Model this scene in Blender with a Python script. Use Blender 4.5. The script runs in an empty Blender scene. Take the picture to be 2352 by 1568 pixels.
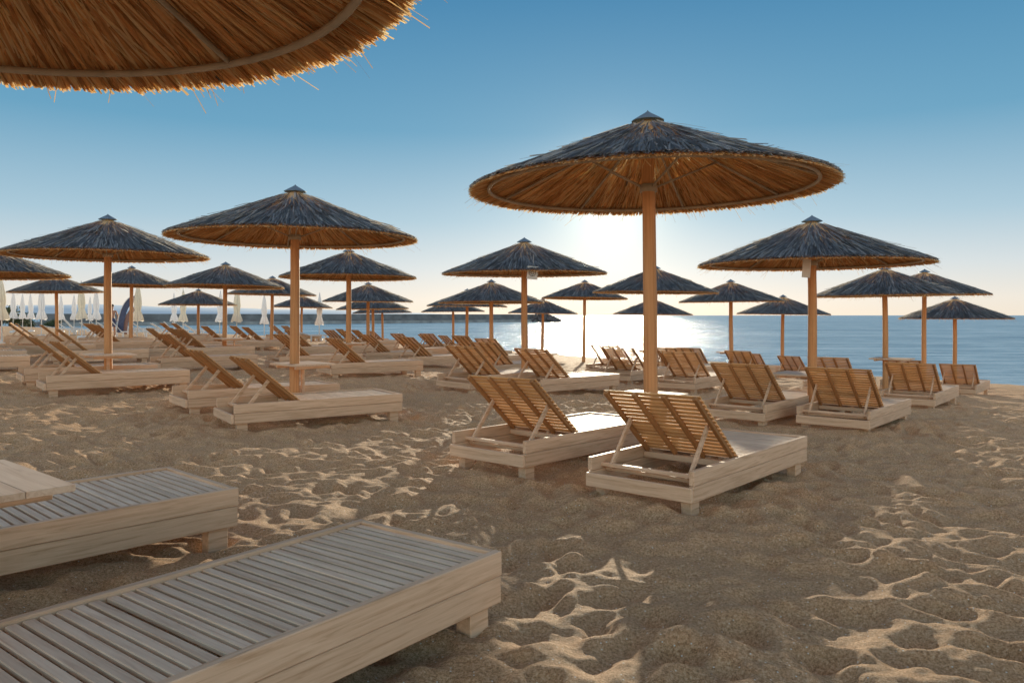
import bpy, bmesh, math, random
import numpy as np
from mathutils import Vector, Matrix, Euler

random.seed(7)
rng = np.random.default_rng(11)
scene = bpy.context.scene
col = scene.collection
scene.view_settings.view_transform = 'Standard'
scene.view_settings.look = 'None'
scene.view_settings.exposure = 0
CAMH = 1.4

# ------------------------------------------------------------------ noise
_perm = rng.permutation(512)
_ang = rng.random(512) * 2 * math.pi
def perlin(x, y, seed=0):
    x = np.asarray(x, dtype=np.float64) + seed * 37.13
    y = np.asarray(y, dtype=np.float64) + seed * 17.71
    xi = np.floor(x).astype(int); yi = np.floor(y).astype(int)
    xf = x - xi; yf = y - yi
    u = xf*xf*xf*(xf*(xf*6-15)+10); v = yf*yf*yf*(yf*(yf*6-15)+10)
    def g(ix, iy, dx, dy):
        h = _perm[(ix + _perm[iy % 512]) % 512]
        a = _ang[h]
        return np.cos(a)*dx + np.sin(a)*dy
    a = g(xi, yi, xf, yf); b = g(xi+1, yi, xf-1, yf)
    c = g(xi, yi+1, xf, yf-1); d = g(xi+1, yi+1, xf-1, yf-1)
    return (a*(1-u)+b*u)*(1-v) + (c*(1-u)+d*u)*v

def G(x, y):
    x = np.asarray(x, dtype=np.float64); y = np.asarray(y, dtype=np.float64)
    s = .75*x + .66*y + .25*np.maximum(0, y-85)
    b = np.interp(s, [-50, 9, 16, 21, 25, 33, 39, 60, 200], [0, 0, -.15, -.33, -.6, -.95, -1.4, -3, -6])
    return b - .022*np.clip(x, -12, 12)
def g1(x, y):
    return float(G(x, y))

# ------------------------------------------------------------------ node helpers
def new_mat(name):
    m = bpy.data.materials.new(name); m.use_nodes = True
    nt = m.node_tree; nt.nodes.clear()
    out = nt.nodes.new('ShaderNodeOutputMaterial')
    return m, nt, out
def N(nt, t, **kw):
    n = nt.nodes.new(t)
    for k, v in kw.items(): setattr(n, k, v)
    return n
def ramp(nt, fac, stops):
    r = N(nt, 'ShaderNodeValToRGB')
    e = r.color_ramp.elements
    e[0].position = stops[0][0]; e[0].color = (*stops[0][1], 1)
    e[1].position = stops[-1][0]; e[1].color = (*stops[-1][1], 1)
    for p, c in stops[1:-1]:
        k = e.new(p); k.color = (*c, 1)
    nt.links.new(fac, r.inputs[0]); return r.outputs[0]
def noise(nt, vec, scale, detail=4, rough=.55, dist=0):
    n = N(nt, 'ShaderNodeTexNoise'); n.inputs['Scale'].default_value = scale
    n.inputs['Detail'].default_value = detail; n.inputs['Roughness'].default_value = rough
    n.inputs['Distortion'].default_value = dist
    nt.links.new(vec, n.inputs['Vector']); return n.outputs['Fac']
def mixc(nt, fac, a, b, mode='MIX'):
    m = N(nt, 'ShaderNodeMix', data_type='RGBA', blend_type=mode)
    for i, s in ((0, fac), (6, a), (7, b)):
        if isinstance(s, (int, float)): m.inputs[i].default_value = s
        elif isinstance(s, tuple): m.inputs[i].default_value = (*s, 1)
        else: nt.links.new(s, m.inputs[i])
    return m.outputs[2]
def math_n(nt, op, a, b=None):
    m = N(nt, 'ShaderNodeMath', operation=op)
    for i, s in ((0, a), (1, b)):
        if s is None: continue
        if isinstance(s, (int, float)): m.inputs[i].default_value = s
        else: nt.links.new(s, m.inputs[i])
    return m.outputs[0]

def wood(name, axis, dark, light, tonevar=.3):
    m, nt, out = new_mat(name)
    tc = N(nt, 'ShaderNodeTexCoord'); at = N(nt, 'ShaderNodeAttribute', attribute_name='tone')
    off = N(nt, 'ShaderNodeVectorMath', operation='MULTIPLY_ADD')
    cmb = N(nt, 'ShaderNodeCombineXYZ')
    for i in range(3): nt.links.new(at.outputs['Fac'], cmb.inputs[i])
    nt.links.new(cmb.outputs[0], off.inputs[0]); off.inputs[1].default_value = (13, 17, 11)
    nt.links.new(tc.outputs['Object'], off.inputs[2])
    mp = N(nt, 'ShaderNodeMapping')
    sc = [28, 28, 28]; sc[axis] = 1.6
    mp.inputs['Scale'].default_value = sc
    nt.links.new(off.outputs[0], mp.inputs['Vector'])
    n1 = noise(nt, mp.outputs[0], 1.6, 6, .6, .8)
    n2 = noise(nt, off.outputs[0], 3.5, 3)
    c = ramp(nt, n1, [(.28, dark), (.48, tuple(a*.35+b*.65 for a, b in zip(dark, light))), (.68, light)])
    c = mixc(nt, math_n(nt, 'MULTIPLY', n2, .35), c, tuple(v*.8 for v in dark), 'MIX')
    t = ramp(nt, at.outputs['Fac'], [(0, (1-tonevar, (1-tonevar)*.98, (1-tonevar)*.96)), (1, (1.0, 1.0, 1.0))])
    c = mixc(nt, 1.0, c, t, 'MULTIPLY')
    b = N(nt, 'ShaderNodeBsdfPrincipled'); nt.links.new(c, b.inputs['Base Color'])
    b.inputs['Roughness'].default_value = .55
    b.inputs['Specular IOR Level'].default_value = .25
    bp = N(nt, 'ShaderNodeBump'); bp.inputs['Strength'].default_value = .3; bp.inputs['Distance'].default_value = .004
    nt.links.new(n1, bp.inputs['Height']); nt.links.new(bp.outputs[0], b.inputs['Normal'])
    nt.links.new(b.outputs[0], out.inputs[0]); return m

WD, WL = (.58, .36, .21), (.96, .69, .48)
wood_x = wood('lounger_wood_cross_grain', 0, WD, WL, .22)
wood_y = wood('lounger_wood_long_grain', 1, WD, WL, .2)
wood_seat = wood('weathered_slat_wood', 0, (.64, .43, .29), (1., .79, .60), .2)
wood_back = wood('backrest_glow_wood', 0, (.60, .28, .10), (1., .62, .29))  # honey glow of sunlight bounced off the sand, put into the slat colour
wood_back_y = wood('backrest_glow_wood_long', 1, (.34, .15, .055), (.56, .29, .12))  # battens: the same glow hue in the colour, darker
wood_pole = wood('pole_pine_wood', 2, (.50, .21, .075), (.80, .42, .19), .1)

def straw(name, stops, tstops, tfac):
    m, nt, out = new_mat(name)
    at = N(nt, 'ShaderNodeAttribute', attribute_name='tone')
    tc = N(nt, 'ShaderNodeTexCoord')
    n = noise(nt, tc.outputs['Object'], 4, 3)
    f = math_n(nt, 'ADD', math_n(nt, 'MULTIPLY', at.outputs['Fac'], .75), math_n(nt, 'MULTIPLY', n, .3))
    c = ramp(nt, f, stops); c2 = ramp(nt, f, tstops)
    d = N(nt, 'ShaderNodeBsdfPrincipled'); nt.links.new(c, d.inputs['Base Color']); d.inputs['Roughness'].default_value = .5
    d.inputs['Specular IOR Level'].default_value = .3
    t = N(nt, 'ShaderNodeBsdfTranslucent'); nt.links.new(c2, t.inputs['Color'])
    mx = N(nt, 'ShaderNodeMixShader'); mx.inputs[0].default_value = tfac
    nt.links.new(d.outputs[0], mx.inputs[1]); nt.links.new(t.outputs[0], mx.inputs[2])
    nt.links.new(mx.outputs[0], out.inputs[0]); return m
straw_top = straw('weathered_grey_skylit_thatch', [(.05, (.014, .022, .034)), (.45, (.065, .09, .125)), (.75, (.19, .225, .28)), (.98, (.54, .55, .55))],  # weathered grey, with the blue of skylit shade mixed into the colour
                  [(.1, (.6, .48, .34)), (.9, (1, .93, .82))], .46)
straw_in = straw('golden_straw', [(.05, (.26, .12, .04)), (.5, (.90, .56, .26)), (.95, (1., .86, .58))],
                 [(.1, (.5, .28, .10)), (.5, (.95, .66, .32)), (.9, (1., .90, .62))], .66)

def simple(name, colr, rough=.5, metal=0, nscale=8, var=.25, bump=0, trans=0):
    m, nt, out = new_mat(name)
    tc = N(nt, 'ShaderNodeTexCoord')
    n = noise(nt, tc.outputs['Object'], nscale, 5)
    c = ramp(nt, n, [(.3, tuple(v*(1-var) for v in colr)), (.7, tuple(min(1, v*(1+var*.5)) for v in colr))])
    b = N(nt, 'ShaderNodeBsdfPrincipled'); nt.links.new(c, b.inputs['Base Color'])
    b.inputs['Roughness'].default_value = rough; b.inputs['Metallic'].default_value = metal
    if bump:
        bp = N(nt, 'ShaderNodeBump'); bp.inputs['Strength'].default_value = .6; bp.inputs['Distance'].default_value = bump
        nt.links.new(n, bp.inputs['Height']); nt.links.new(bp.outputs[0], b.inputs['Normal'])
    if trans:
        t = N(nt, 'ShaderNodeBsdfTranslucent'); nt.links.new(c, t.inputs['Color'])
        mx = N(nt, 'ShaderNodeMixShader'); mx.inputs[0].default_value = trans
        nt.links.new(b.outputs[0], mx.inputs[1]); nt.links.new(t.outputs[0], mx.inputs[2]); nt.links.new(mx.outputs[0], out.inputs[0])
    else: nt.links.new(b.outputs[0], out.inputs[0])
    return m
metal_cap = simple('zinc_cap_metal', (.13, .19, .26), .6, 0)
hoop_mat = simple('grey_hoop_pipe', (.42, .33, .24), .5)
white_fabric = simple('white_fabric', (.95, .95, .96), .8, var=.04, trans=.5)
cream_fabric = simple('cream_fabric', (.92, .88, .78), .8, var=.08, trans=.5)
white_plastic = simple('white_plastic', (.85, .85, .85), .35, 0, 3, .05, trans=.25)
tag_mat = simple('white_card', (.85, .78, .7), .6, 0, 5, .1, trans=.4)
ink_mat = simple('dark_ink', (.25, .2, .17), .6)
skin_mat = simple('skin', (.50, .27, .18), .5)
hair_mat = simple('hair', (.04, .025, .02), .6)
shorts_mat = simple('navy_cloth', (.05, .07, .16), .8)
concrete = simple('breakwater_concrete', (.19, .20, .205), .85, 0, .3, .4)  # lightened and faintly blued: distance haze put into the colour
concrete_l = simple('breakwater_pale_concrete', (.34, .35, .34), .85, 0, .3, .4)
rock_mat = simple('rock', (.12, .11, .11), .9, 0, .6, .4)
hill_mat = simple('hazy_hill', (.64, .75, .84), 1, 0, .002, .10)  # pale blue distance haze painted as base colour
leaf_mat = simple('leaf', (.06, .09, .03), .6, 0, 2, .5)
bark_mat = simple('bark', (.1, .07, .05), .9)
flag_mat = simple('dark_blue_sailcloth', (.06, .08, .16), .6)
flag_mat2 = simple('brown_sailcloth', (.28, .15, .12), .6)

# ------------------------------------------------------------------ mesh builder
class MB:
    def __init__(s): s.v = []; s.f = []; s.t = []; s.m = []; s.smooth = []
    def add(s, verts, faces, mi=0, tone=.5, smooth=False):
        o = len(s.v); s.v += [tuple(p) for p in verts]; s.t += [tone]*len(verts)
        for f in faces: s.f.append([i+o for i in f]); s.m.append(mi); s.smooth.append(smooth)
    def box(s, c, d, mi=0, tone=None, bev=.004, mat=None):
        bm = bmesh.new(); bmesh.ops.create_cube(bm, size=1)
        for v in bm.verts: v.co = Vector((v.co.x*d[0], v.co.y*d[1], v.co.z*d[2]))
        if bev: bmesh.ops.bevel(bm, geom=list(bm.edges), offset=min(bev, min(d)*.3), segments=1, affect='EDGES')
        M = Matrix.Translation(c)
        if mat is not None: M = M @ mat
        bm.verts.index_update()
        s.add([M @ v.co for v in bm.verts], [[v.index for v in f.verts] for f in bm.faces], mi,
              random.random() if tone is None else tone)
        bm.free()
    def tube(s, pts, r, seg=8, mi=0, tone=None, closed=False, cap=True):
        P = [Vector(p) for p in pts]; n = len(P); vs = []; fs = []
        rr = r if isinstance(r, (list, tuple)) else [r]*n
        for i, p in enumerate(P):
            a = P[(i+1) % n] if (closed or i < n-1) else p
            b = P[(i-1) % n] if (closed or i > 0) else p
            d = (a-b).normalized()
            up = Vector((0, 0, 1)) if abs(d.z) < .9 else Vector((0, 1, 0))
            u = d.cross(up).normalized(); w = d.cross(u).normalized()
            for k in range(seg):
                an = 2*math.pi*k/seg
                vs.append(p + (u*math.cos(an)+w*math.sin(an))*rr[i])
        for i in range(n if closed else n-1):
            j = (i+1) % n
            for k in range(seg):
                k2 = (k+1) % seg
                fs.append([i*seg+k, j*seg+k, j*seg+k2, i*seg+k2])
        if cap and not closed:
            fs.append(list(range(seg))); fs.append([(n-1)*seg+k for k in reversed(range(seg))])
        s.add(vs, fs, mi, random.random() if tone is None else tone, True)
    def mesh(s, name, mats):
        me = bpy.data.meshes.new(name); me.from_pydata(s.v, [], s.f)
        for m in mats: me.materials.append(m)
        me.polygons.foreach_set('material_index', s.m)
        me.polygons.foreach_set('use_smooth', s.smooth)
        a = me.attributes.new('tone', 'FLOAT', 'POINT'); a.data.foreach_set('value', s.t)
        me.update(); return me

def obj(name, me, parent=None, loc=(0, 0, 0), rot=(0, 0, 0), sc=(1, 1, 1)):
    o = bpy.data.objects.new(name, me); col.objects.link(o)
    o.location = loc; o.rotation_euler = rot; o.scale = sc
    if parent: o.parent = parent
    return o
def top(o, label, cat, group=None):
    o['label'] = label; o['category'] = cat
    if group: o['group'] = group
    return o

# ------------------------------------------------------------------ ground
def axis(parts):
    a = []
    for lo, hi, st in parts:
        n = max(1, int(round((hi-lo)/st))); a += list(np.linspace(lo, hi, n, endpoint=False))
    return a
def geo(start, end, k=1.18, st=.3):
    o = []; x = start
    while x < end: o.append(x); x += st; st *= k
    o.append(end); return o
xr = axis([(0, 4.5, .020), (4.5, 9, .036), (9, 16, .09)]) + geo(16, 4000, 1.13, .25)
xs = np.array([-v for v in reversed(xr[1:])] + xr)
ys = np.array([-v for v in reversed(geo(.6, 400, 1.3, .3))] + axis([(-.55, 1.4, .12), (1.4, 9, .018), (9, 16, .036), (16, 26, .09), (26, 50, .25)]) + geo(50, 4000, 1.12, .4))
X, Y = np.meshgrid(xs, ys)
D = np.hypot(X, Y-4)
f3 = np.clip(1-(D-10)/9, 0, 1); f2 = np.clip(1-(D-16)/14, 0, 1); f1 = np.clip(1-(D-25)/30, 0, 1)
wx = X + .14*perlin(X*1.9, Y*1.9, 5); wy = Y + .14*perlin(X*1.9, Y*1.9, 6)
n1 = perlin(wx*1.5, wy*1.8, 1); n2 = perlin(wx*3.7, wy*4.2, 2); n3 = perlin(wx*8.5, wy*9.5, 3); n0 = perlin(X*.6, Y*.6, 4)
n4 = perlin(X*20, Y*20, 8)
Hh = .05*n0 + f1*(.03*(.28-np.sqrt(n1*n1+.02)) + .075*n1) + f2*(.02*(.25-np.sqrt(n2*n2+.01))+.044*n2) + f3*(.021*n3 + .0065*n4)
Z = G(X, Y) + Hh
for _ in range(4600):
    fx = random.uniform(-10, 10); fy = random.uniform(1.4, 18)
    a = random.uniform(0, math.pi); dep = random.uniform(.018, .052)
    L_, W_ = random.uniform(.08, .145), random.uniform(.055, .09)
    i0, i1 = np.searchsorted(xs, [fx-.4, fx+.4]); j0, j1 = np.searchsorted(ys, [fy-.4, fy+.4])
    if i1 <= i0 or j1 <= j0: continue
    dx = X[j0:j1, i0:i1]-fx; dy = Y[j0:j1, i0:i1]-fy
    u = (dx*math.cos(a)+dy*math.sin(a))/L_; v = (-dx*math.sin(a)+dy*math.cos(a))/W_
    q = u*u+v*v
    Z[j0:j1, i0:i1] += dep*(-np.exp(-q) + .32*np.exp(-(np.sqrt(q)-1.7)**2*2.5))
nx, ny = len(xs), len(ys)
me = bpy.data.meshes.new('sand_ground')
me.vertices.add(nx*ny)
me.vertices.foreach_set('co', np.stack([X, Y, Z], -1).astype(np.float32).ravel())
ii, jj = np.meshgrid(np.arange(nx-1), np.arange(ny-1))
q0 = (jj*nx+ii).ravel()
quads = np.stack([q0, q0+1, q0+1+nx, q0+nx], -1).ravel().astype(np.int32)
nq = len(q0)
me.loops.add(nq*4); me.loops.foreach_set('vertex_index', quads)
me.polygons.add(nq); me.polygons.foreach_set('loop_start', np.arange(0, nq*4, 4, dtype=np.int32))
me.polygons.foreach_set('loop_total', np.full(nq, 4, dtype=np.int32))
me.polygons.foreach_set('use_smooth', np.ones(nq, dtype=bool))
me.update(calc_edges=True)
m, nt, out = new_mat('beach_sand')
tc = N(nt, 'ShaderNodeTexCoord')
oc = tc.outputs['Object']
big = noise(nt, oc, .9, 3); gr = noise(nt, oc, 70, 5, 1.0); md = noise(nt, oc, 18, 5, .65)
c = ramp(nt, gr, [(.37, (.18, .09, .042)), (.5, (.74, .435, .23)), (.62, (1.0, .80, .55))])
c = mixc(nt, math_n(nt, 'MULTIPLY', md, .16), c, (.50, .28, .14))
c = mixc(nt, math_n(nt, 'MULTIPLY', big, .16), c, (.78, .48, .26))
vo = N(nt, 'ShaderNodeTexVoronoi'); vo.inputs['Scale'].default_value = 42
nt.links.new(oc, vo.inputs['Vector'])
sp = math_n(nt, 'LESS_THAN', vo.outputs['Distance'], .16)
sepc = N(nt, 'ShaderNodeSeparateColor'); nt.links.new(vo.outputs['Color'], sepc.inputs[0])
sp = math_n(nt, 'MULTIPLY', sp, math_n(nt, 'GREATER_THAN', sepc.outputs[0], .80))
c = mixc(nt, sp, c, (1., .97, .9))
b = N(nt, 'ShaderNodeBsdfPrincipled'); nt.links.new(c, b.inputs['Base Color'])
b.inputs['Roughness'].default_value = .8; b.inputs['Specular IOR Level'].default_value = .15
hgt = math_n(nt, 'ADD', math_n(nt, 'MULTIPLY', gr, 1.0), math_n(nt, 'MULTIPLY', md, 1.6))
bp = N(nt, 'ShaderNodeBump'); bp.inputs['Strength'].default_value = 1.0; bp.inputs['Distance'].default_value = .016
nt.links.new(hgt, bp.inputs['Height']); nt.links.new(bp.outputs[0], b.inputs['Normal'])
nt.links.new(b.outputs[0], out.inputs[0])
me.materials.append(m)
o = obj('sand_ground', me); o['kind'] = 'structure'

# ------------------------------------------------------------------ sea
mb = MB(); S = 24000
mb.add([(-S, -2000, 0), (S, -2000, 0), (S, S, 0), (-S, S, 0)], [[0, 1, 2, 3]])
m, nt, out = new_mat('sea_water')
tc = N(nt, 'ShaderNodeTexCoord')
mp = N(nt, 'ShaderNodeMapping'); nt.links.new(tc.outputs['Object'], mp.inputs['Vector'])
mp.inputs['Rotation'].default_value = (0, 0, .12); mp.inputs['Scale'].default_value = (.35, 1.5, 1)
w1 = noise(nt, mp.outputs[0], 1.2, 5, .65, .4); w2 = noise(nt, mp.outputs[0], .22, 3, .5); w3 = noise(nt, mp.outputs[0], .04, 4, .6)
h = math_n(nt, 'ADD', math_n(nt, 'MULTIPLY', w1, .32), math_n(nt, 'MULTIPLY', w2, 1.3))
w4 = noise(nt, mp.outputs[0], .3, 8, .85)
c = ramp(nt, math_n(nt, 'ADD', math_n(nt, 'MULTIPLY', w3, .25), math_n(nt, 'MULTIPLY', w4, .75)), [(.42, (.11, .22, .31)), (.5, (.27, .42, .51)), (.58, (.47, .61, .68))])  # light and dark ripple streaks painted into the diffuse colour
bp = N(nt, 'ShaderNodeBump'); bp.inputs['Strength'].default_value = 1; bp.inputs['Distance'].default_value = 1.0
nt.links.new(h, bp.inputs['Height'])
df = N(nt, 'ShaderNodeBsdfDiffuse'); nt.links.new(c, df.inputs['Color'])
gl = N(nt, 'ShaderNodeBsdfGlossy'); gl.inputs['Roughness'].default_value = .25; nt.links.new(bp.outputs[0], gl.inputs['Normal'])
gl.inputs['Color'].default_value = (.95, .97, 1, 1)
fr = N(nt, 'ShaderNodeFresnel'); fr.inputs['IOR'].default_value = 1.33; nt.links.new(bp.outputs[0], fr.inputs['Normal'])
mx = N(nt, 'ShaderNodeMixShader'); nt.links.new(math_n(nt, 'MINIMUM', fr.outputs[0], .5), mx.inputs[0])
nt.links.new(df.outputs[0], mx.inputs[1]); nt.links.new(gl.outputs[0], mx.inputs[2])
nt.links.new(mx.outputs[0], out.inputs[0])
o = obj('sea_water', mb.mesh('sea_water', [m]), loc=(0, 0, -1.35)); o['kind'] = 'structure'

# ------------------------------------------------------------------ hills
vs = []; fs = []
pts = [(-3200, 60), (-2600, 48), (-2200, 46), (-1900, 52), (-1600, 40), (-1350, 36), (-1100, 30), (-850, 26), (-600, 17), (-420, 12), (-300, 5), (-180, 0)]
xx = np.linspace(-3200, -180, 160)
hh = np.interp(xx, [p[0] for p in pts], [p[1] for p in pts]) + 4*perlin(xx*.006, xx*0+.5, 3) + 1.5*perlin(xx*.03, xx*0+.3, 2)
for xq, hq in zip(xx, hh):
    for k, (dy, hf) in enumerate([(0, 0), (80, .45), (220, .8), (500, 1), (1000, .6)]):
        vs.append((xq, 3000+dy, -3+max(.0, hq)*hf+3*hf))
for i in range(len(xx)-1):
    for k in range(4):
        a = i*5+k; fs.append([a, a+5, a+6, a+1])
mb = MB(); mb.add(vs, fs, smooth=True)
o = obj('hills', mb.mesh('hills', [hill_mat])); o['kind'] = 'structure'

# ------------------------------------------------------------------ breakwater
def prism(mb, path, prof, mi):
    vs = []; fs = []
    P = [Vector((p[0], p[1])) for p in path]
    for i, p in enumerate(P):
        d = (P[min(i+1, len(P)-1)]-P[max(i-1, 0)]).normalized(); nrm = Vector((d.y, -d.x))
        for (u, z) in prof: vs.append((p.x+nrm.x*u, p.y+nrm.y*u, z))
    k = len(prof)
    for i in range(len(P)-1):
        for j in range(k-1): fs.append([i*k+j, (i+1)*k+j, (i+1)*k+j+1, i*k+j+1])
    fs.append(list(range(k))); fs.append([(len(P)-1)*k+j for j in reversed(range(k))])
    mb.add(vs, fs, mi)
mb = MB()
path = [(-118, 192), (-70, 238), (-30, 280), (12, 326)]
prism(mb, path, [(3, -3), (3, .1), (1.2, .15), (1.0, 1.8), (-.2, 1.8), (-.3, -.2), (-6, -.3), (-6, -3)], 0)
prism(mb, [(p[0]+2.6, p[1]-2.4) for p in path], [(1.6, -3), (1.5, -.45), (-1, -.4), (-1, -3)], 1)
bw = obj('breakwater', mb.mesh('breakwater', [concrete, concrete_l]))
top(bw, 'long low grey concrete breakwater wall in the calm sea', 'breakwater')
mb = MB()
for i in range(150):
    far = i < 100
    cx = 12+random.gauss(1.5, 3.2) if far else random.uniform(-30, 12)
    cy = 322+random.gauss(0, 4) if far else 326+(cx-12)*1.095-4.5+random.gauss(0, .8)
    r = random.uniform(.8, 1.8) if far else random.uniform(.5, .9)
    bm = bmesh.new(); bmesh.ops.create_icosphere(bm, subdivisions=1, radius=r)
    bm.verts.index_update()
    hz = max(0, 2.0-abs(cx-12.5)*.28) if far else 0
    mb.add([Vector((cx, cy, -1.4+random.random()*hz*1.8))+v.co*random.uniform(.7, 1.25) for v in bm.verts], [[v.index for v in f.verts] for f in bm.faces])
    bm.free()
o = top(obj('breakwater_rocks', mb.mesh('breakwater_rocks', [rock_mat])), 'heap of dark boulders at the end of the breakwater', 'rocks'); o['kind'] = 'stuff'

# ------------------------------------------------------------------ sun lounger parts
HW, HL, TZ = .465, 1.05, .33
HY = -.255   # hinge position
def slab_frame():
    mb = MB()
    for sx in (-1, 1):
        mb.box((sx*(HW-.02), 0, .276), (.04, 2*HL, .106), 0)
        mb.box((sx*(HW-.023), 0, .162), (.038, 2*HL-.006, .116), 0)
        mb.box((sx*(HW-.062), .39, .262), (.035, 1.26, .05), 0)
    mb.box((0, HL-.021, .276), (2*HW-.086, .036, .105), 1)
    mb.box((0, HL-.023, .162), (2*HW-.086, .034, .116), 1)
    mb.box((0, -HL-.018, .160), (2*HW-.01, .034, .105), 1)
    mb.box((0, HY-.02, .252), (2*HW-.084, .05, .05), 1)
    mb.box((0, -.84, .215), (2*HW-.084, .06, .03), 1)
    mb.box((0, .39, .262), (.045, 1.22, .05), 0)
    mb.box((0, .75, .215), (2*HW-.084, .06, .035), 1)
    return mb.mesh('lounger_frame', [wood_y, wood_x])
def slab_seat():
    mb = MB(); n = 23
    for i in range(n):
        y = HY+.035 + i*(1.015-HY-.055)/(n-1)
        mb.box((0, y, .306+random.uniform(-.001, .001)), (2*HW-.088, .0395, .018), 0, bev=.003)
    return mb.mesh('lounger_seat', [wood_seat])
def slab_back(raised):
    BL = .83 if raised else .77
    mb = MB(); n = 16 if raised else 14
    for i in range(n):
        y = -.03 - i*(BL-.06)/(n-1)
        mb.box((0, y, .002 if raised else .004), (2*HW-(.075 if raised else .10), .036 if raised else .0395, .013 if raised else .018), 0, bev=.003)
    for x in (-.395, -.13, .13, .395) if raised else (-.385, -.13, .13, .385):
        mb.box((x, -BL/2, -.0225), (.035, BL, .034), 1)
    return mb.mesh('lounger_backrest', [wood_back, wood_back_y] if raised else [wood_seat, wood_y])
def leg_mesh():
    mb = MB(); mb.box((0, 0, -.02), (.085, .12, .244), 0)
    return mb.mesh('lounger_leg', [wood_y])
BA = math.radians(41)
def strut_mesh():
    mb = MB()
    a = Vector((0, HY-.02-.46*math.cos(BA), .30+.46*math.sin(BA)-.02)); b_ = Vector((0, -.90, .245))
    d = b_-a; L = d.length; ang = math.atan2(d.z, d.y)
    for x in (-.345, .345):
        mb.box((x, (a.y+b_.y)/2, (a.z+b_.z)/2), (.022, L+.03, .042), 1, mat=Matrix.Rotation(ang, 4, 'X'))
    mb.box((0, b_.y, b_.z+.012), (.86, .04, .028), 0)
    return mb.mesh('lounger_support_strut', [wood_x, wood_y])
fm, sm, bmh, bmf, lm, stm = slab_frame(), slab_seat(), slab_back(True), slab_back(False), leg_mesh(), strut_mesh()
GL = 'wooden sun loungers on the beach'
def lounger(cx, cy, az, raised=True, label=None, dz=0, ang=None):
    r = bpy.data.objects.new('sun_lounger', None); col.objects.link(r)
    a = math.radians(az); r.rotation_euler = (random.uniform(-.008, .008), random.uniform(-.012, .012), -a)
    r.location = (cx, cy, g1(cx, cy)+dz)
    r.empty_display_size = .3
    obj('lounger_frame', fm, r); obj('seat', sm, r)
    ta = -(ang if ang is not None else BA) if raised else 0
    obj('backrest', bmh if raised else bmf, r, (0, HY-.005, .305), (ta, 0, 0))
    if raised: obj('support_strut', stm, r)
    for sx in (-1, 1):
        for sy in (-1, 1):
            obj('leg', lm, r, (sx*(HW-.088), sy*(HL-.102), 0))
    top(r, label or ('slatted wooden sun lounger with raised backrest on sand' if raised else 'slatted wooden sun lounger lying flat on sand'), 'sun lounger', GL)
    return r
def lounger_h(hx, hy, az, **k):
    a = math.radians(az)
    return lounger(hx+1.05*math.sin(a), hy+1.05*math.cos(a), az, **k)
def lounger_f(fx, fy, az, **k):
    a = math.radians(az); d = Vector((math.sin(a), math.cos(a))); p = Vector((d.y, -d.x))
    c_ = Vector((fx, fy)) - d*HL - p*HW
    return lounger(c_.x, c_.y, az, **k)
lounger_f(-.04, 3.38, 38, raised=False, label='pale slatted wooden sun lounger lying flat on rippled sand')
lounger_f(-1.62, 4.55, 42, raised=False, label='flat slatted wooden sun lounger beside a small side table')
beds_h = [(.945, 5.75, 42), (-.22, 6.85, 43), (3.02, 10.5, 42), (4.15, 9.95, 40),
          (-3.42, 9.15, 57), (-4.48, 10.35, 54), (-7.4, 12.1, 52), (-8.5, 13.3, 52),
          (-1.05, 13.8, 45), (.2, 13.7, 48), (-.8, 17.8, 45), (3.3, 15.6, 40), (2.3, 17.4, 40), (7.15, 13.9, 40), (6.6, 16.2, 40),
          (-4.0, 16.4, 58), (-5.7, 18.3, 54), (-4.4, 22.3, 57), (11.5, 19.9, 40), (9.6, 19.0, 40),
          (-3.0, 20.6, 55), (-9.9, 20.6, 54), (-13.6, 20.6, 54), (-7.3, 24.6, 55), (-14.6, 23.5, 54), (-1.9, 25.5, 50), (-10.6, 26, 55)]
for hx, hy, az in beds_h: lounger_h(hx, hy, az)

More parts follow.
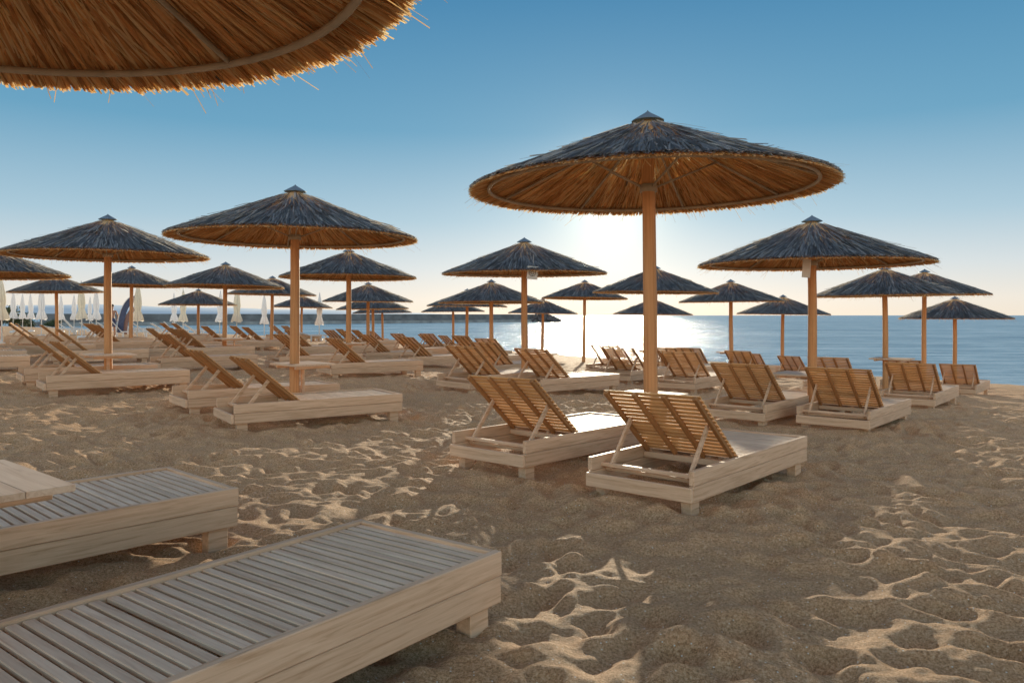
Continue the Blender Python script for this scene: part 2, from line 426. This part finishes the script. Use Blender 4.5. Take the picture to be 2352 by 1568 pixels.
# ------------------------------------------------------------------ umbrella
R, H = 1.67, .67
def zc(r): return H*(1-r/R) - .008*np.sin(np.clip(r/R, 0, 1)*math.pi)
def blades(name, n, mat, top_side, seed, strays):
    g = np.random.default_rng(seed)
    th = g.random(n)*2*math.pi
    if top_side:
        r0 = .08 + (R-.30)*np.sqrt(g.random(n)); ln = g.uniform(.2, .6, n)
    else:
        r0 = .08 + (R-.48)*np.sqrt(g.random(n)); ln = g.uniform(.45, 1.0, n)
    k = n//3
    r0[:k] = R - g.uniform(.25, .7, k); ln[:k] = R + g.normal(-.008, .013, k) - r0[:k]
    r1 = np.minimum(r0+ln, R+g.normal(-.008, .013, n)); ln = r1-r0
    skew = g.normal(0, .09, n); w = g.uniform(.007, .015, n) if not top_side else g.uniform(.008, .022, n)
    tone = g.random(n)
    if top_side:
        o0 = g.uniform(-.008, .014, n); o2 = g.uniform(-.010, .020, n)
        kk = (g.random(n) < .10) & (r1 < R-.15); o2[kk] += g.uniform(.0, .05, kk.sum())
    else:
        o0 = g.uniform(-.025, -.01, n); o2 = g.uniform(-.028, -.010, n)
        skew = g.normal(0, .12, n)
        tone[:k] *= .88
    if strays:
        s_ = slice(n-strays, n)
        r0[s_] = R - g.uniform(.1, .4, strays); ln[s_] = R - r0[s_] + g.uniform(-.06, .07, strays)
        skew[s_] = g.normal(0, .45, strays); w[s_] = .004; tone[s_] *= .3
        o2[s_] += g.normal(-.05 if not top_side else .01, .03, strays)
    roll = g.normal(0, .4, n)
    bend = g.normal(0, .006, n)
    V = np.zeros((n, 3, 2, 3))
    for q in range(3):
        t = q/2; r = r0+ln*t
        tang = th + skew*ln*t/np.maximum(r, .15)
        off = o0+(o2-o0)*t + (bend if q == 1 else 0)
        z = zc(r)+off
        ct, st = np.cos(tang), np.sin(tang)
        ww = w*(1 if q < 2 else .9)/2
        for sgn, idx in ((-1, 0), (1, 1)):
            V[:, q, idx, 0] = r*ct - sgn*st*ww*np.cos(roll)
            V[:, q, idx, 1] = r*st + sgn*ct*ww*np.cos(roll)
            V[:, q, idx, 2] = z + sgn*ww*np.sin(roll)
    verts = V.reshape(-1, 3)
    b0 = np.arange(n)*6
    q1 = np.stack([b0, b0+1, b0+3, b0+2], -1); q2 = np.stack([b0+2, b0+3, b0+5, b0+4], -1)
    F = np.concatenate([q1, q2], 0)
    tn = np.repeat(tone, 6)
    if not top_side:
        seg, rings = 96, 8; bv = []; bf = []; bo = -.008
        for i in range(rings+1):
            rr = .03+(R-.07)*i/rings
            for k2 in range(seg):
                a = 2*math.pi*k2/seg; bv.append((rr*math.cos(a), rr*math.sin(a), float(zc(rr))+bo))
        for i in range(rings):
            for k2 in range(seg):
                bf.append([i*seg+k2, (i+1)*seg+k2, (i+1)*seg+(k2+1) % seg, i*seg+(k2+1) % seg])
        nb = len(verts)
        verts = np.concatenate([verts, np.array(bv)]); F = np.concatenate([F, np.array(bf)+nb])
        tn = np.concatenate([tn, np.full(len(bv), .9)])
    me = bpy.data.meshes.new(name); me.vertices.add(len(verts)); me.vertices.foreach_set('co', verts.astype(np.float32).ravel())
    me.loops.add(len(F)*4); me.loops.foreach_set('vertex_index', F.astype(np.int32).ravel())
    me.polygons.add(len(F)); me.polygons.foreach_set('loop_start', np.arange(0, len(F)*4, 4, dtype=np.int32))
    me.polygons.foreach_set('loop_total', np.full(len(F), 4, dtype=np.int32))
    me.update(calc_edges=True)
    a = me.attributes.new('tone', 'FLOAT', 'POINT'); a.data.foreach_set('value', tn.astype(np.float32))
    me.materials.append(mat); return me
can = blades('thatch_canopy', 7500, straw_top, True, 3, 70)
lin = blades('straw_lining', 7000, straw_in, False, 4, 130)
mb = MB()
rp = 1.49
mb.tube([(rp*math.cos(a), rp*math.sin(a), float(zc(rp))-.055) for a in np.linspace(0, 2*math.pi, 72, endpoint=False)], .017, 8, closed=True, tone=.5)
hoop = mb.mesh('hoop', [hoop_mat])
mb = MB(); mb.tube([(.05, 0, H-.06), (.8, 0, float(zc(.8))-.055), (rp, 0, float(zc(rp))-.052)], .013, 6, tone=.5)
rafter = mb.mesh('rafter', [hoop_mat])
mb = MB(); mb.tube([(.06, 0, .02), (.75, 0, float(zc(.75))-.06)], .011, 6, tone=.5); strut = mb.mesh('strut', [hoop_mat])
mb = MB(); mb.tube([(0, 0, -.02), (0, 0, .05)], .082, 14, tone=.5); collar = mb.mesh('collar', [hoop_mat])
mb = MB()
seg = 20; vs = []
for r_, z_ in ((.15, -.03), (.147, -.022), (.09, .012), (.03, .046), (.008, .062), (.003, .072)):
    for k in range(seg):
        a = 2*math.pi*k/seg; q = 1+.03*math.cos(a*8); vs.append((r_*q*math.cos(a), r_*q*math.sin(a), z_))
fs = [[i*seg+k, i*seg+(k+1) % seg, (i+1)*seg+(k+1) % seg, (i+1)*seg+k] for i in range(5) for k in range(seg)]
mb.add(vs, fs); cap = mb.mesh('cap', [metal_cap])
mb = MB(); pts_ = [(random.uniform(-.006, .006), random.uniform(-.006, .006), t) for t in np.linspace(0, 1, 9)]
mb.tube(pts_, [.07-.012*t for t in np.linspace(0, 1, 9)], 16, tone=.5); pole = mb.mesh('pole', [wood_pole])
GU = 'thatched beach umbrellas'
def umbrella(x, y, apex, sc=1.0, near=False, tilt=None, label=None):
    gz = g1(x, y); u = bpy.data.objects.new('beach_umbrella', None); col.objects.link(u)
    u.location = (x, y, gz); rz = random.uniform(0, 6.28)
    if tilt is None: tilt = (random.uniform(-.014, .014), random.uniform(-.018, .018))
    u.rotation_euler = (tilt[0], tilt[1], 0)
    rim = apex-.05-H*sc-gz
    obj('pole', pole, u, (0, 0, -.3), (0, 0, rz), (1, 1, rim+.3+H*sc-.03))
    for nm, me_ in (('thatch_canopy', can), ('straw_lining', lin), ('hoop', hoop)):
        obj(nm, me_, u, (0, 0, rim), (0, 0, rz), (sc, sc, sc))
    obj('cap', cap, u, (0, 0, rim+H*sc), (0, 0, rz), (sc, sc, sc))
    if near:
        for i in range(8):
            obj('rafter', rafter, u, (0, 0, rim), (0, 0, .35+i*math.pi/4), (sc, sc, sc))
        for i in range(4):
            obj('strut', strut, u, (0, 0, rim), (0, 0, .35+i*math.pi/2), (sc, sc, sc))
        obj('collar', collar, u, (0, 0, rim))
    top(u, label or 'round thatched beach umbrella on a wooden pole in sand', 'beach umbrella', GU)
    return u
umbrella(-1.90, 2.12, 3.24, near=True, tilt=(0, 0), label='straw beach umbrella seen from beneath with golden underside')
umbrella(1.30, 7.17, 3.29, sc=1.0, near=True, tilt=(0, -.010), label='large thatched beach umbrella on wooden pole between two loungers')
umbrella(-3.0, 10.6, 3.18, near=True, tilt=(.004, .004))
umbrella(4.44, 11.35, 2.86, sc=.98, near=True, tilt=(.004, -.004), label='thatched beach umbrella with a hanging card and side table')
umbrella(-7.15, 13.6, 3.17, near=True, tilt=(.004, 0))
rest = [(.26, 15.7, 2.97), (-4.07, 19.1, 3.06), (-8.5, 22.7, 2.97), (3.85, 20.8, 2.74), (9.1, 18.7, 2.6), (11.9, 22.2, 2.72),
        (14.7, 25.5, 2.02), (7.2, 25.2, 2.57), (10.2, 29, 2.17), (6.0, 32.9, 2.16), (1.45, 37, 2.22), (-3.1, 40.6, 2.32),
        (2.8, 30, 2.78), (-.65, 24.3, 2.53), (-1.9, 32, 2.5), (-5.4, 28.8, 2.64), (-7.4, 44, 2.27), (-6.5, 36, 2.42),
        (-11.8, 43, 2.57), (-9.4, 30, 2.93), (-14.3, 35, 2.6), (-13.9, 28, 3.2), (-18, 30.4, 3.04), (-12.75, 18.9, 3.1)]
for i, (x, y, ap) in enumerate(rest): umbrella(x, y, ap)
skip = {0, 1, 4, 5, 6, 9, 10, 12}
for i, (x, y, ap) in enumerate(rest):
    if i in skip: continue
    az = (54 if x < -2 else 42)+random.uniform(-4, 4); a = math.radians(az)
    p = Vector((math.cos(a), -math.sin(a)))
    for sg in (-1, 1):
        if i == 13 and sg == -1: continue
        lounger(x+sg*p.x*.82+random.uniform(-.15, .15)-.3, y+sg*p.y*.82+random.uniform(-.15, .15)-.5, az+random.uniform(-3, 3))
for x, y in ((5.2, 22.0), (-10.2, 19), (-7, 17.5), (-12, 24), (-3.2, 26.5), (-11, 15.5)):
    az = (54 if x < -2 else 42)+random.uniform(-4, 4)
    lounger(x, y, az)

# ------------------------------------------------------------------ side tables
wood_t = wood('tabletop_pale_wood', 0, (.68, .46, .30), (.92, .70, .52), .12)
mb = MB()
for i in range(4): mb.box((0, -.27+i*.18, 0), (.85, .1775, .028), 0, bev=.002)
ttop = mb.mesh('tabletop', [wood_t])
mb = MB(); mb.box((-.3, 0, -.035), (.05, .62, .04), 1); mb.box((.3, 0, -.035), (.05, .62, .04), 1); mb.box((0, .0, -.035), (.54, .05, .04), 0)
tbr = mb.mesh('table_batten', [wood_x, wood_y])
mb = MB(); mb.box((0, 0, -.40), (.045, .045, .72), 0); tleg = mb.mesh('leg', [wood_y])
def table(x, y, z, az, s=1.0, leg=(.12, .12)):
    t = bpy.data.objects.new('side_table', None); col.objects.link(t)
    t.location = (x, y, g1(x, y)); t.rotation_euler = (0, 0, -math.radians(az))
    h = z-g1(x, y)
    obj('tabletop', ttop, t, (0, 0, h), sc=(s, s, 1)); obj('table_batten', tbr, t, (0, 0, h), sc=(s, s, 1)); obj('leg', tleg, t, (leg[0], leg[1], h+.03), sc=(1, 1, (h+.1)/.72))
    top(t, 'small pale wooden side table beside the umbrella pole', 'side table', 'wooden side tables'); return t
table(-2.33, 3.12, .70, 40)
table(1.30, 7.35, .64, 42, .7)
table(-2.93, 10.75, .72, 45, .85, (.0, .0)); table(4.4, 11.5, .52, 40); table(-7.1, 13.5, .71, 48, 1, (0, 0))
table(.5, 15.9, .60, 42, .8); table(-4.2, 19.3, .7, 48); table(9.2, 18.6, .35, 42); table(-8.3, 22.5, .72, 50); table(7.2, 25, .2, 42); table(3.9, 20.8, .45, 42)

# ------------------------------------------------------------------ hanging cards
def card(x, y, z, w, h, mark):
    mb = MB(); mb.box((0, 0, 0), (w, .006, h), 0, bev=.002)
    mb.tube([(0, 0, h/2), (0, 0, h/2+.22)], .003, 5)
    c_ = obj('hanging_card', mb.mesh('hanging_card', [tag_mat]), loc=(x, y, z), rot=(0, .08, .15))
    top(c_, 'small white card with a round emblem hanging from thatch' if mark else 'small plain white card hanging from thatch', 'sign', 'hanging cards')
    if mark:
        mb = MB(); r = w*.3
        mb.tube([(r*math.cos(a), -.005, r*math.sin(a)) for a in np.linspace(0, 2*math.pi, 24, endpoint=False)], w*.035, 5, closed=True)
        mb.tube([(r*.5*math.cos(a), -.005, r*.5*math.sin(a)) for a in np.linspace(.6, 5.7, 14)]+[(r*.1, -.005, -.1*r)], w*.04, 5)
        obj('emblem', mb.mesh('emblem', [ink_mat]), c_)
card(.375, 14.1, 2.18, .20, .24, True); card(3.95, 10.3, 2.03, .12, .25, False)

# ------------------------------------------------------------------ closed parasols
def folded(mat, nm):
    mb = MB(); seg = 32; prof = [(2.5, .012), (2.42, .04), (2.2, .085), (1.9, .125), (1.6, .15), (1.4, .13), (1.3, .115), (1.15, .17), (.95, .235), (.86, .25)]
    vs = []
    for z, r in prof:
        for k in range(seg):
            a = 2*math.pi*k/seg; q = 1+.22*math.cos(a*8+z)*min(1, (2.5-z)*2)
            vs.append((r*q*math.cos(a), r*q*math.sin(a), z+.03*math.cos(a*3)*(z < 1)))
    fs = [[i*seg+k, i*seg+(k+1) % seg, (i+1)*seg+(k+1) % seg, (i+1)*seg+k] for i in range(len(prof)-1) for k in range(seg)]
    mb.add(vs, fs, smooth=True); return mb.mesh(nm, [mat])
fw, fc = folded(white_fabric, 'folded_canopy'), folded(cream_fabric, 'folded_canopy')
mb = MB(); mb.tube([(0, 0, -.1), (0, 0, 2.56)], .025, 8); mb.tube([(0, 0, -.05), (0, 0, .12)], [.22, .2], 12); ppole = mb.mesh('pole', [white_plastic])
par = [(5, 31, 1), (72, 54, 0), (95, 40, 0), (52, 56, 0), (141, 54, 0), (170, 56, 0), (188, 38, 1), (221, 45, 0), (205, 58, 0),
       (315, 34, 1), (400, 50, 0), (420, 42, 1), (504, 47, 0), (543, 38, 1), (607, 44, 0), (733, 44, 0), (30, 50, 0)]
for px, Yd, cr in par:
    x = (px-1176)/1764*Yd; u = bpy.data.objects.new('closed_parasol', None); col.objects.link(u)
    u.location = (x, Yd, g1(x, Yd)); u.rotation_euler = (random.uniform(-.02, .02), random.uniform(-.03, .03), random.random()*6)
    s_ = random.uniform(1.02, 1.12); u.scale = (s_*.88, s_*.88, s_)
    obj('pole', ppole, u); obj('folded_canopy', fc if cr else fw, u)
    top(u, 'closed cream fabric parasol standing on sand' if cr else 'closed white fabric parasol standing on sand', 'parasol', 'closed parasols')

# ------------------------------------------------------------------ white plastic loungers
mb = MB(); mb.box((0, .3, .34), (.62, 1.3, .04), 0); 
for sx in (-1, 1):
    mb.box((sx*.3, .3, .33), (.05, 1.35, .07), 0)
    for y in (-.25, .85): mb.box((sx*.28, y, .14), (.06, .07, .34), 0)
wbase = mb.mesh('base', [white_plastic])
mb = MB()
for i in range(9): mb.box((0, -.06-i*.08, 0), (.56, .06, .02), 0)
for sx in (-1, 1): mb.box((sx*.28, -.37, 0), (.05, .76, .04), 0)
wback = mb.mesh('backrest', [white_plastic])
spots = [(-11.0, 42, 30)]
for i in range(18):
    Yd = random.uniform(40, 60); px = 150+i*18+random.uniform(-6, 6); spots.append(((px-1176)/1764*Yd, Yd, random.choice([50, 55, 60])))
for x, y, az in spots:
    u = bpy.data.objects.new('plastic_lounger', None); col.objects.link(u); u.location = (x, y, g1(x, y)); u.rotation_euler = (0, 0, -math.radians(az))
    obj('base', wbase, u); obj('backrest', wback, u, (0, -.33, .36), (-math.radians(random.choice([12, 35, 50])), 0, 0))
    top(u, 'white plastic sun lounger on the sand', 'sun lounger', 'white plastic loungers')

# ------------------------------------------------------------------ banner
Yb = 40; xb = (268-1176)/1764*Yb
mb = MB(); n = 14; vs = []
for i in range(n+1):
    t = i/n; a = math.radians(175-100*t)
    ox, oz = .95+.95*math.cos(a), .1+2.1*math.sin(a); ix = .95+.62*math.cos(a)*(1) ; iz = .1+1.75*math.sin(a)
    vs += [(ox, 0, oz), (ix, .01, iz)]
mb.add(vs, [[2*i, 2*i+1, 2*i+3, 2*i+2] for i in range(n)], 0)
flag_me = mb.mesh('cloth', [flag_mat])
mb = MB(); mb.add([(v[0]*.72+.27, .05, v[2]*.74) for v in vs], [[2*i, 2*i+1, 2*i+3, 2*i+2] for i in range(n)], 0)
flag2 = mb.mesh('cloth', [flag_mat2])
mb = MB(); mb.tube([(vs[2*i][0], 0, vs[2*i][2]) for i in range(n+1)], .02, 6); fpole = mb.mesh('pole', [white_plastic])
u = bpy.data.objects.new('beach_banner', None); col.objects.link(u); u.location = (xb, Yb, g1(xb, Yb))
obj('cloth', flag_me, u); obj('inner_cloth', flag2, u); obj('pole', fpole, u)
top(u, 'arched dark blue fabric banner standing on the beach', 'banner')

# ------------------------------------------------------------------ person
def person(x, y, rz):
    J = {'pel': (0, 0, .95, .13, .10), 'wst': (0, 0, 1.08, .12, .09), 'che': (0, .0, 1.3, .155, .10), 'nec': (0, 0, 1.48, .055, .055), 'hd0': (0, -.01, 1.56, .065, .075), 'hd1': (0, -.01, 1.66, .085, .10), 'hd2': (0, 0, 1.74, .06, .07)}
    for s_, n_ in ((-1, 'l'), (1, 'r')):
        J.update({'hip'+n_: (s_*.09, 0, .9, .09, .09), 'kne'+n_: (s_*.11, -.02+s_*.04, .5, .058, .058), 'ank'+n_: (s_*.12, .02+s_*.1, .09, .038, .04), 'toe'+n_: (s_*.14, -.14+s_*.1, .03, .04, .025),
                  'sho'+n_: (s_*.18, 0, 1.42, .055, .055), 'elb'+n_: (s_*.27, .03, 1.14, .04, .04), 'wri'+n_: (s_*.25, -.12, .93, .027, .027), 'han'+n_: (s_*.24, -.18, .86, .035, .02)})
    names = list(J); E = [('pel', 'wst'), ('wst', 'che'), ('che', 'nec'), ('nec', 'hd0'), ('hd0', 'hd1'), ('hd1', 'hd2')]
    for n_ in 'lr': E += [('pel', 'hip'+n_), ('hip'+n_, 'kne'+n_), ('kne'+n_, 'ank'+n_), ('ank'+n_, 'toe'+n_), ('che', 'sho'+n_), ('sho'+n_, 'elb'+n_), ('elb'+n_, 'wri'+n_), ('wri'+n_, 'han'+n_)]
    me_ = bpy.data.meshes.new('person'); me_.from_pydata([J[k][:3] for k in names], [(names.index(a), names.index(b)) for a, b in E], [])
    o_ = obj('person', me_, loc=(x, y, g1(x, y)), rot=(0, 0, rz))
    md_ = o_.modifiers.new('skin', 'SKIN')
    for i, k in enumerate(names):
        me_.skin_vertices[0].data[i].radius = J[k][3:5]
    me_.skin_vertices[0].data[0].use_root = True
    o_.modifiers.new('sub', 'SUBSURF').levels = 2
    me_.materials.append(skin_mat)
    mb = MB(); bm = bmesh.new(); bmesh.ops.create_uvsphere(bm, u_segments=14, v_segments=10, radius=1); bm.verts.index_update()
    mb.add([(v.co.x*.092, v.co.y*.11+.015, 1.70+v.co.z*.085+.015*v.co.y) for v in bm.verts], [[v.index for v in f.verts] for f in bm.faces], smooth=True); bm.free()
    obj('hair', mb.mesh('hair', [hair_mat]), o_)
    mb = MB(); mb.tube([(0, 0, 1.03), (0, 0, .88)], [.145, .17], 14, cap=False)
    for s_ in (-1, 1): mb.tube([(s_*.085, 0, .92), (s_*.1, s_*.02, .58)], [.105, .1], 12, cap=False)
    obj('shorts', mb.mesh('shorts', [shorts_mat]), o_)
    return o_
top(person(-21.6, 41.5, .4), 'bare-chested person in dark shorts walking on the beach', 'person')

# ------------------------------------------------------------------ trees
def bush(x, y, s_):
    u = bpy.data.objects.new('tree', None); col.objects.link(u); u.location = (x, y, g1(x, y))
    mb = MB(); mb.tube([(0, 0, -.2), (.1, 0, s_*.3), (.2, .1, s_*.7)], [.2, .14, .05], 7)
    for i in range(5):
        a = random.random()*6.28; mb.tube([(.05, 0, s_*.25), (math.cos(a)*s_*.35, math.sin(a)*s_*.35, s_*random.uniform(.5, .8))], [.09, .02], 5)
    obj('trunk', mb.mesh('trunk', [bark_mat]), u)
    mb = MB(); cl = [(random.gauss(0, .32)*s_, random.gauss(0, .32)*s_, s_*random.uniform(.3, .9)) for _ in range(16)]
    for i in range(1800):
        c_ = random.choice(cl); p = Vector((c_[0]+random.gauss(0, .13)*s_, c_[1]+random.gauss(0, .13)*s_, c_[2]+random.gauss(0, .09)*s_))
        e = Euler((random.random()*6, random.random()*6, random.random()*6)).to_matrix(); q = random.uniform(.05, .11)*s_*.6
        mb.add([p+e @ Vector(t) for t in ((-q, 0, 0), (0, -q*.5, 0), (q, 0, 0), (0, q*.5, 0))], [[0, 1, 2, 3]], tone=random.random())
    obj('crown', mb.mesh('crown', [leaf_mat]), u)
    top(u, 'small bushy green tree at the edge of the beach', 'tree', 'trees behind the beach')
for px, Yd, s_ in ((0, 118, 3.0), (22, 120, 3.2), (44, 128, 2.6), (-30, 112, 3.6), (118, 150, 2.4), (64, 140, 2.2)):
    bush((px-1176)/1764*Yd, Yd, s_)

# ------------------------------------------------------------------ light
AZ, EL = math.radians(7.2), math.radians(9.3)
d = Vector((math.sin(AZ)*math.cos(EL), math.cos(AZ)*math.cos(EL), math.sin(EL)))
L = bpy.data.lights.new('sun', 'SUN'); L.energy = 5; L.angle = math.radians(.55); L.color = (1, .88, .66)
lo = bpy.data.objects.new('sun', L); col.objects.link(lo); lo.rotation_euler = d.to_track_quat('Z', 'Y').to_euler()
w = bpy.data.worlds.new('World'); scene.world = w; w.use_nodes = True; nt = w.node_tree
bg = nt.nodes['Background']; sky = nt.nodes.new('ShaderNodeTexSky'); sky.sky_type = 'NISHITA'; sky.sun_disc = False
sky.sun_elevation = EL; sky.sun_rotation = AZ; sky.air_density = 1.0; sky.dust_density = .5; sky.ozone_density = 3
tc = N(nt, 'ShaderNodeTexCoord')
sp = N(nt, 'ShaderNodeSeparateXYZ'); nt.links.new(tc.outputs['Generated'], sp.inputs[0])
grad = ramp(nt, sp.outputs[2], [(0, (.82, .74, .62)), (.02, (.81, .76, .68)), (.06, (.64, .70, .72)), (.12, (.39, .56, .66)), (.23, (.14, .355, .52)), (.38, (.06, .235, .42)), (.7, (.20, .25, .35)), (1, (.38, .39, .42))])  # stops towards the zenith lifted as added overhead fill
dp = N(nt, 'ShaderNodeVectorMath', operation='DOT_PRODUCT'); nt.links.new(tc.outputs['Generated'], dp.inputs[0]); dp.inputs[1].default_value = d
dt = math_n(nt, 'MAXIMUM', dp.outputs['Value'], 0.0)
zpos = math_n(nt, 'MAXIMUM', sp.outputs[2], 0.0)
def glow(p, colr, k):
    f = math_n(nt, 'POWER', dt, p)
    f = math_n(nt, 'MULTIPLY', f, math_n(nt, 'POWER', 2.718, math_n(nt, 'MULTIPLY', zpos, -k)))
    return mixc(nt, f, (0, 0, 0), colr)
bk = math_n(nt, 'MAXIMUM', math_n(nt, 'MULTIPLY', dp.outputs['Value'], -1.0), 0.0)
anti = mixc(nt, bk, (1, 1, 1), (4.7, 3.3, 2.4))  # added fill light: sky opposite the sun brightened and warmed
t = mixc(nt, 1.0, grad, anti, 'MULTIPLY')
t = mixc(nt, 1.0, t, glow(14, (.14, .12, .09), 8.0), 'ADD')
t = mixc(nt, 1.0, t, glow(130, (.75, .62, .40), 12.0), 'ADD')
t = mixc(nt, 1.0, t, glow(600, (2.2, 1.9, 1.3), 10.0), 'ADD')
sk = mixc(nt, 1.0, sky.outputs[0], (.005, .005, .006), 'MULTIPLY')
t = mixc(nt, 1.0, t, sk, 'ADD')
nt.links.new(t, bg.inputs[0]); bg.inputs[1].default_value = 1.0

cam = bpy.data.cameras.new('camera'); co = bpy.data.objects.new('camera', cam); col.objects.link(co)
cam.sensor_width = 36; cam.lens = 27; cam.shift_y = -60/2352; cam.clip_end = 60000; cam.clip_start = .05
co.location = (0, 0, CAMH); co.rotation_euler = (math.pi/2, 0, 0)
scene.camera = co
